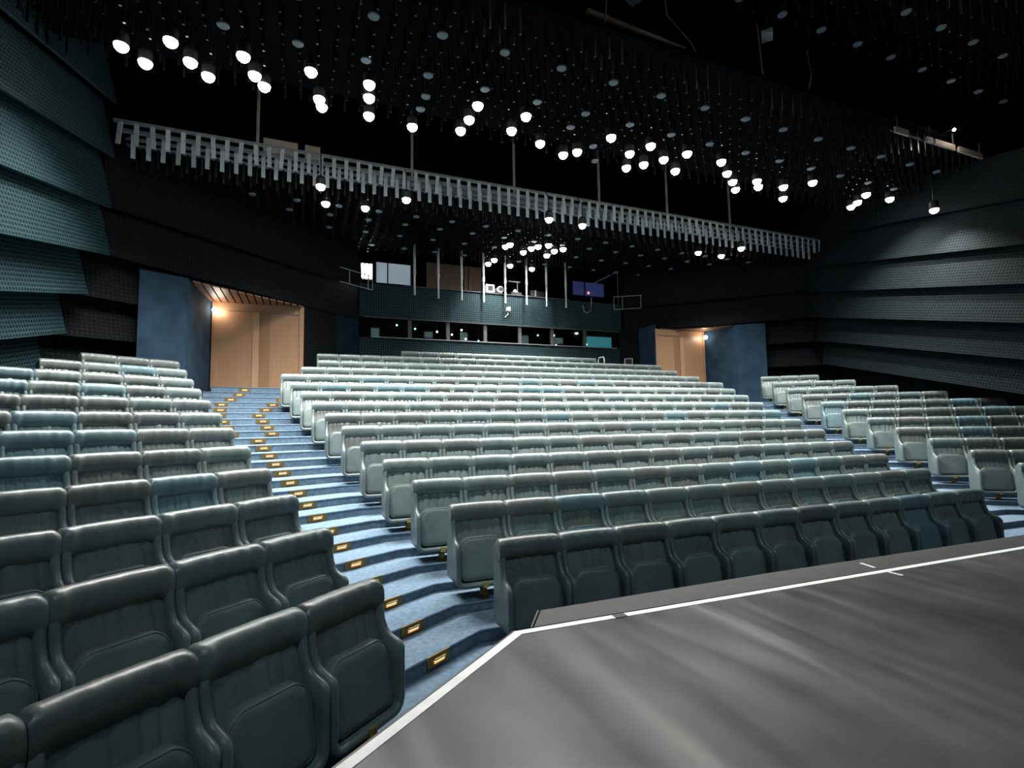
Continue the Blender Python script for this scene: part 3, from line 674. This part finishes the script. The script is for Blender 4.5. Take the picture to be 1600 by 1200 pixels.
for i, (x, y) in enumerate(sorted(FAR)): spot(x, y, 7.35, 'far', 'small bright spotlight in the gallery cluster, %s from the lit gallery window' % nth(i), 'spotlights above the gallery')

# house spotlights over the stage front, aimed at the seats
l = D.lights.new('house_spot', 'SPOT'); l.energy = HOUSE_W; l.spot_size = math.radians(60); l.spot_blend = .95; l.shadow_soft_size = .07; l.color = (1.0, .985, .945); lights['house'] = l
for i, x in enumerate((-1.5, 1.0, 3.5, 6.0, 8.5, 11.0)):
    spot(x, 4.6, 9.50, 'house', 'house spotlight hanging over the stage edge, %s from the teal-boarded wall' % ORD[i], 'house spotlights over the stage edge', (6.4+(x-6.4)*.80, 8.4, 1.4))
l = D.lights.new('stage_spot', 'SPOT'); l.energy = STAGE_FILL_W; l.spot_size = math.radians(48); l.spot_blend = .9; l.shadow_soft_size = .12; l.color = (.68, .90, 1.0); lights['stage'] = l  # unseen spotlights, added as front fill for the first rows
for i, x in enumerate((-2.0, 2.0, 6.0, 10.0)):
    spot(x, -1.7, 9.50, 'stage', 'added fill spotlight hanging unseen over the stage, %s from the teal-boarded wall' % ORD[i], 'added fill spotlights over the stage', (1.8+(x-2)*.8, 4.6, .5))
l = D.lights.new('pool_spot', 'SPOT'); l.energy = POOL_W; l.spot_size = math.radians(27); l.spot_blend = 1.0; l.shadow_soft_size = .07; l.color = (1.0, .985, .93); lights['pool'] = l
spot(2.3, .2, 9.50, 'pool', 'spotlight hanging over the stage, aimed at its cut corner', None, (2.5, 1.25, .45))
# pipes hanging in front of the gallery
for i, (x, z) in enumerate([(3.34,6.14),(4.14,6.09),(4.95,6.09),(5.75,6.08),(6.56,6.1),(7.38,6.1),(8.18,6.1),(8.98,6.11)]):
    p = empty('hanging_pipe', (x, 16.6, z))
    MB().tube([(0,0,0),(0,0,.75)], .032, 8).build('lower_tube', M['slat'], p); MB().tube([(0,0,.75),(0,0,1.72)], .042, 8).build('upper_tube', M['slat'], p)
    MB().tube([(0,0,.72),(0,0,.78)], .05, 8).build('collar', M['rail'], p)
    tag(p, '%s vertical steel pipe hanging before the gallery, counted from the lit window' % ORD[i], 'pipe', 'pipes hanging before the gallery')

# rig above the stage
tag(MB().tube([(4.69,7.6,9.35),(7.04,7.75,9.35)], .05, 8).build('rig_pipe', M['beige']), 'thick dusty pipe lying across the dark stage ceiling', 'pipe')
for pts, lab in (([(5.0,7.5,9.0),(5.05,7.5,9.6),(4.9,7.5,10.0)],'thin hanging cable beside the dusty rig pipe'),([(6.2,7.3,10.0),(6.25,7.3,9.5),(6.9,7.4,9.2),(7.05,7.4,8.95)],'thin slack cable drooping from the dusty rig pipe'),([(8.45,7.2,9.9),(8.5,7.2,9.2),(8.55,7.2,8.6)],'frayed cable hanging below the white ceiling box'),([(10.0,7.3,9.8),(10.1,7.3,9.3),(9.95,7.3,8.8),(9.98,7.3,8.4)],'long cable hanging in the dark gap of the stage ceiling')):
    tag(MB().tube(pts, .012, 6).build('cable', M['beige']), lab, 'cable')
for loc, rz, lab in (((5.34,7.1,9.35),.4,'small white box fixed high above the stage beside the cables'),((8.35,6.9,9.35),.7,'small white box fixed above the frayed cable'),((17.2,7.0,8.5),.3,'small white box beside the right-hand ceiling strip light')):
    r = empty('ceiling_box', loc, rz); MB().box(-.13,.13,-.10,.10,0,.09).build('casing', M['white_box'], r); MB().box(-.02,.02,-.02,.02,.09,.5).build('bracket', M['mullion'], r)
    tag(r, lab.replace('right-hand ceiling strip light', 'pale loft beam'), 'box')
lb = empty('loft_beam', (13.0, 6.72, 8.02))
for a, b in ((-1.2,-.75),(-.1,.12),(.2,.95),(1.1,2.05)): MB().box(a, b, -.02, .02, 0, .13).build('board', M['beige'], lb)
MB().box(-1.3, 2.15, .02, .05, .03, .07).build('back_rail', M['mullion'], lb)
for a in (-1.0, .15, 1.03, 2.1): MB().tube([(a,.06,.05),(a,.06,.46)], .015, 6).build('hanger', M['mullion'], lb)
MB().lathe([(.02,-.03),(.035,0),(.02,.03)], 8).build('work_lamp', M['globe'], lb, True, (.75, -.12, .40))
MB().tube([(.75,-.10,.42),(.75,.04,.44)], .01, 6).build('lamp_arm', M['mullion'], lb)
l = D.lights.new('work_light', 'POINT'); l.energy = 7; l.color = (1, .93, .84); l.shadow_soft_size = .03
obj('work_light', l, lb, (.75, -.20, .36))
tag(lb, 'pale boarded beam lit by a work light at the ceiling edge', 'beam')

# ---------------------------------------------------------------- seats
def seat_shell():
    path = []
    for i in range(4): path.append((-.285, 1-i/3.0, None))
    hw, zb, r, th = .286, .115, .085, .046
    st = [(-.270,.492),(-.258,.514),(-.232,.528),(-.195,.541),(-.162,.556),(-.134,.580),(-.110,.628),(-.096,.70),(-.087,.78),(-.05,.80),(.055,.80),(.075,.78)]
    def ring(y, zt, off, lift):
        h, b_, rr = hw-off, zb+off, max(r-off, .02)
        pts = [(-h, y, zt-lift), (-h, y, zt*.66+b_*.34), (-h, y, b_+rr)]
        for a in (30, 60, 90): pts.append((-h+rr-rr*math.cos(math.radians(a)), y, b_+rr-rr*math.sin(math.radians(a))))
        pts += [(p[0]*-1, p[1], p[2]) for p in reversed(pts)]
        return pts
    v, f = [], []
    n = len(ring(0, .5, 0, 0))
    def add_ring(pts): i = len(v); v.extend(pts); return i
    outer = [add_ring(ring(y, zt, 0, .0)) for y, zt in st]
    inner = [add_ring(ring(y, zt, th, .0)) for y, zt in st]
    mid = add_ring(ring(st[0][0]-.016, st[0][1]-.006, th/2, 0))
    ridge0 = {}
    for a in range(len(st)-1):
        for j in range(n-1):
            f.append((outer[a]+j, outer[a+1]+j, outer[a+1]+j+1, outer[a]+j+1))
            f.append((inner[a]+j, inner[a]+j+1, inner[a+1]+j+1, inner[a+1]+j))
        for j in (0, n-1):
            c0 = len(v)
            for q in (a, a+1):
                p0, p1 = v[outer[q]+j], v[inner[q]+j]
                v.append(((p0[0]+p1[0])/2, p0[1]-(.014 if 4 < q < 8 else .004 if q == 8 else 0), p0[2]+(.014 if q < 7 else .002)))
            if a == 0: ridge0[j] = c0
            f.append((outer[a]+j, c0, c0+1, outer[a+1]+j)); f.append((c0, inner[a]+j, inner[a+1]+j, c0+1))
    for j in range(n-1):
        f.append((outer[0]+j, outer[0]+j+1, mid+j+1, mid+j)); f.append((mid+j, mid+j+1, inner[0]+j+1, inner[0]+j))
    for j in (0, n-1):
        r0 = ridge0[j]; f.append((outer[0]+j, mid+j, r0)); f.append((mid+j, inner[0]+j, r0))
    # closed back board
    b = outer[-1]; v_b = len(v)
    f.append(tuple(b+j for j in range(n)))
    return v, f
def grid_surface(nx, ny, fn):
    v = [fn(i/(nx-1), j/(ny-1)) for j in range(ny) for i in range(nx)]
    f = [(j*nx+i, j*nx+i+1, (j+1)*nx+i+1, (j+1)*nx+i) for j in range(ny-1) for i in range(nx-1)]
    return v, f
def seat_back(seed, chan, nx=81, ny=14, puff=.017):
    rnd = random.Random(seed)
    ph = [(i+rnd.uniform(-.28,.28))/chan for i in range(1, chan)]; sl_ = [rnd.uniform(-.10,.10)*5/chan for _ in ph]; am = [rnd.uniform(.45,1.1) for _ in range(chan)]
    def fn(a, b):
        x = (a-.5)*.505; z = .40+b*.335
        y = -.146+b*.110-.010*(1-(2*a-1)**4)
        cr = [0]+[p+s*(b-.5) for p, s in zip(ph, sl_)]+[1]
        for i in range(chan):
            if cr[i] <= a <= cr[i+1]:
                t = (a-cr[i])/max(1e-4, cr[i+1]-cr[i])
                y -= puff*5/chan*am[i]*(1-abs(2*t-1)**3.2)*(.35+.65*min(1, b*2.2))*min(1, (1-b)*6+.25)
                break
        return (x, y, z)
    v, f = grid_surface(nx, ny, fn)
    n = len(v)   # close the back and the rim
    rim = [i for i in range(nx)]+[j*nx+nx-1 for j in range(1, ny)]+[(ny-1)*nx+i for i in range(nx-2,-1,-1)]+[j*nx for j in range(ny-2,0,-1)]
    for i in rim: v.append((v[i][0]*1.02, v[i][1]+.06, v[i][2]))
    k = len(rim)
    f += [(rim[(i+1)%k], rim[i], n+i, n+(i+1)%k) for i in range(k)]
    f.append(tuple(n+i for i in range(k)))
    return v, f
def seat_head(seed, nst=27, seg=20):
    rnd = random.Random(seed); v, f = [], []
    wob = [rnd.uniform(-.004,.004) for _ in range(nst)]
    for s in range(nst):
        a = s/(nst-1); x = (a-.5)*.577
        e = abs(2*a-1); k = (1-max(0, (e-.95)/.05)**2*.12)
        flare = .010*max(0, (e-.86)/.14)**2.5
        ee = min(1, max(0, (e-.70)/.20)); ee = ee*ee*(3-2*ee)
        for j in range(seg):
            t = 2*math.pi*j/seg; c, s_ = math.cos(t), math.sin(t)
            cy = -.022; cz = .775
            ry = .074*k; rz = .100*(1-max(0,(e-.93)/.07)**2*.12)
            y = cy+ry*math.copysign(abs(c)**.9, c)
            z = cz+rz*math.copysign(abs(s_)**.80, s_)
            if c < 0: y += .036*max(0, -s_)*(1-ee)-.006*max(0, s_)-.010*ee
            z += .006*(1-e*e) if s_ > 0 else 0
            y += -.05*(cz-z)*.7+wob[s]
            z -= flare if s_ > 0 else -flare*.2
            v.append((x, y, z))
    for s in range(nst-1):
        for j in range(seg): f.append((s*seg+j, s*seg+(j+1)%seg, (s+1)*seg+(j+1)%seg, (s+1)*seg+j))
    f.append(tuple(range(seg-1,-1,-1))); f.append(tuple((nst-1)*seg+j for j in range(seg)))
    return v, f
def seat_pad(nb=7):
    # rounded shield outline in the plane of the folded seat
    hw, z0, z1 = .231, .178, .540
    pts = []
    def arc(cx, cz, rx, rz, a0, a1, n):
        for i in range(n): a = math.radians(a0+(a1-a0)*i/(n-1)); pts.append((cx+rx*math.cos(a), cz+rz*math.sin(a)))
    arc(hw-.05, z0+.05, .05, .05, -90, 0, 4)
    arc(hw-.10, z1-.085, .10, .085, 0, 84, nb)
    arc(-(hw-.10), z1-.085, .10, .085, 96, 180, nb)
    arc(-(hw-.05), z0+.05, .05, .05, 180, 270, 4)
    top = max(p[1] for p in pts); cxz = (0, (z0+z1)/2)
    pts = [(x, z+(.040*(1-(x/hw)**2) if z > .40 else 0)) for x, z in pts]
    v, f = [], []
    def lay(scale, depth):
        i0 = len(v)
        for x, z in pts:
            xx, zz = cxz[0]+(x-cxz[0])*scale, cxz[1]+(z-cxz[1])*scale
            y = -.228+(zz-z0)*.15
            v.append((xx, y+depth, zz))
        return i0
    k = len(pts)
    ls = [lay(.80,-.018), lay(.93,-.014), lay(.985,-.004), lay(1.0,.012), lay(1.0,.060), lay(.95,.078)]
    for a, b in zip(ls, ls[1:]):
        for j in range(k): f.append((a+j, a+(j+1)%k, b+(j+1)%k, b+j))
    f.append(tuple(ls[0]+j for j in range(k-1,-1,-1))); f.append(tuple(ls[-1]+j for j in range(k)))
    f = [tuple(reversed(q)) for q in f]
    global PAD_RIM
    PAD_RIM = [v[ls[2]+j] for j in range(k)]
    return v, f
def recalc(me):
    import bmesh
    bm = bmesh.new(); bm.from_mesh(me); bmesh.ops.remove_doubles(bm, verts=bm.verts, dist=1e-5); bmesh.ops.recalc_face_normals(bm, faces=bm.faces); bm.to_mesh(me); bm.free(); return me
def sm(name, vf, mat, ang=50):
    me = recalc(mesh_from(name, vf[0], vf[1], mat, smooth=True))
    try: me.set_sharp_from_angle(angle=math.radians(ang))
    except Exception: pass
    return me
ME_SHELL = sm('shell', seat_shell(), M['shell'], 78)
ME_BACK = [sm('backrest', seat_back(s, c), M['back'], 85) for s, c in ((1, 5), (2, 7), (3, 9), (4, 6))]
ME_HEAD = [sm('headrest', seat_head(s), M['head']) for s in (1, 2)]
ME_PAD = sm('seat_pad', seat_pad(), M['pad'])
rim_ = PAD_RIM+PAD_RIM[:2]
ME_PIPE = MB().tube([(q[0], q[1]-.002, q[2]) for q in rim_], .0045, 6, cap=False).mesh('piping', M['shell'], True)
ME_PLATE = MB().box(-.027, .027, -.292, -.272, .112, .160).mesh('number_plate', M['brass'])
pm = MB(); pm.lathe([(.062,0),(.062,.018),(.036,.03),(.034,.085),(.055,.125)], 12, c=(0,-.205,0)); ME_PED = pm.mesh('pedestal', M['brass_dark'])

GREEN = [(.118,.153,.149),(.110,.145,.142),(.125,.158,.152),(.104,.140,.140)]
BROWN = [(.110,.125,.120),(.096,.110,.107),(.118,.131,.125)]
TEAL = [(.094,.157,.172),(.100,.168,.182),(.096,.154,.164)]
PATCH = (.05,.165,.155)
def paint(o, c): o.color = (*c, 1)
def add_seat(base, rz, row, idx, label, grp, rnd, plate=True, ped=True):
    r = empty('theatre_seat', base, rz)
    u = rnd.random()
    teal = u < .11 and not (idx == 0 and row < 6)
    gc = rnd.choice(TEAL) if teal else rnd.choice(GREEN)
    hc = gc if (teal or rnd.random() < .6) else rnd.choice(BROWN)
    bc = gc if rnd.random() < .8 else rnd.choice(BROWN)
    paint(obj('shell', ME_SHELL, r), rnd.choice(GREEN) if not teal else gc)
    paint(obj('backrest', rnd.choice(ME_BACK), r), bc)
    paint(obj('headrest', rnd.choice(ME_HEAD), r), hc)
    sp_ = obj('seat_pad', ME_PAD, r); paint(sp_, gc)
    paint(obj('piping', ME_PIPE, sp_), rnd.choice(GREEN))
    if plate: obj('number_plate', ME_PLATE, r)
    if ped: obj('pedestal', ME_PED, r)
    tag(r, label, 'theatre seat', grp)
    return r
rnd = random.Random(21)
def row_label(k): return ORD[k-1]
# centre block, rows 1 to 11 seat by seat
for k in range(1, 12):
    for i in range(CN[k-1]):
        x = C0[k-1]+SW*(i+.5); y = P1+RP*(k-1)
        add_seat((x, y, FL[k-1]), 0, k, i, 'folded leather seat %s from the lit stairs, %s row of the wide middle block' % (ORD[i], row_label(k)), 'seats of the wide middle block', rnd)
# block beside the stage corner
NLEFT = [5,5,5,5,5,5,6,6,6,5,4,3]
for k in range(1, 13):
    for i in range(NLEFT[k-1]):
        p = UL*(L0[k-1]-SW*(i+.5))+NL*(PL+RP*(k-1))
        s = add_seat((p.x, p.y, FL[k-1]), AL, k, i, 'folded leather seat %s from the lit stairs, %s row of the stage-corner block' % (ORD[i], row_label(k)), 'seats of the stage-corner block', rnd)
        if k == 1 and i == 0:
            pl = [c for c in s.children if c.name.startswith('number_plate')][0]
            cu = D.curves.new('plate_number', 'FONT'); cu.body = '12'; cu.size = .036; cu.extrude = .0008; cu.align_x = 'CENTER'; cu.align_y = 'CENTER'
            to = D.objects.new('tmp', cu); COL.objects.link(to); dg = bpy.context.evaluated_depsgraph_get()
            me = D.meshes.new_from_object(to.evaluated_get(dg)); D.objects.remove(to)
            me.materials.clear(); me.materials.append(M['ink'])
            obj('plate_number', me, pl, (0, -.2925, .136), (math.pi/2, 0, 0))
# outer block across the other stairs
NRIGHT = [0,2,3,4,5,6,7,7,6,5,4,3]
for k in range(2, 13):
    for i in range(NRIGHT[k-1]):
        p = UR*(R0[k-1]+SW*(i+.5))+NR*(PR+RP*(k-1))
        add_seat((p.x, p.y, FL[k-1]), -AR, k, i, 'leather seat %s from the stairs, %s row of the block by the dark boarded wall' % (ORD[i], row_label(k)), 'seats of the block by the dark boarded wall', rnd)
# rearmost centre rows: joined, the smallest seats in view
def joined_rows():
    v, f, fm = [], [], []
    src = [(ME_SHELL,0),(ME_BACK[0],1),(ME_HEAD[0],2),(ME_PAD,3),(ME_PED,4)]
    data = [([tuple(q.co) for q in m.vertices], [tuple(p.vertices) for p in m.polygons], mi) for m, mi in src]
    for k in range(12, 16):
        for i in range(CN[k-1]):
            ox, oy, oz = C0[k-1]+SW*(i+.5), P1+RP*(k-1), FL[k-1]
            for vs, fs, mi in data:
                n = len(v); v.extend((a+ox, b+oy, c+oz) for a, b, c in vs); f.extend(tuple(n+j for j in q) for q in fs); fm.extend([mi]*len(fs))
    me = mesh_from('rear_seat_rows', v, f, [M['shell'],M['back'],M['head'],M['pad'],M['brass_dark']], fm, True)
    try: me.set_sharp_from_angle(angle=math.radians(50))
    except Exception: pass
    o = obj('rear_seat_rows', me); paint(o, GREEN[0])
    tag(o, 'rearmost four rows of folded leather seats below the control booth windows', 'theatre seats', kind='stuff')
joined_rows()
hr = empty('hand_rail', (9.86, 15.75, level(15)))
MB().tube([(0,-.25,0),(0,-.25,.80),(0,-.20,.90),(0,.1,.90),(0,.15,.8),(0,.15,0)], .02, 8).build('hoop', M['slat'], hr)
tag(hr, 'short looped steel hand rail at the end of the rearmost row', 'hand rail')
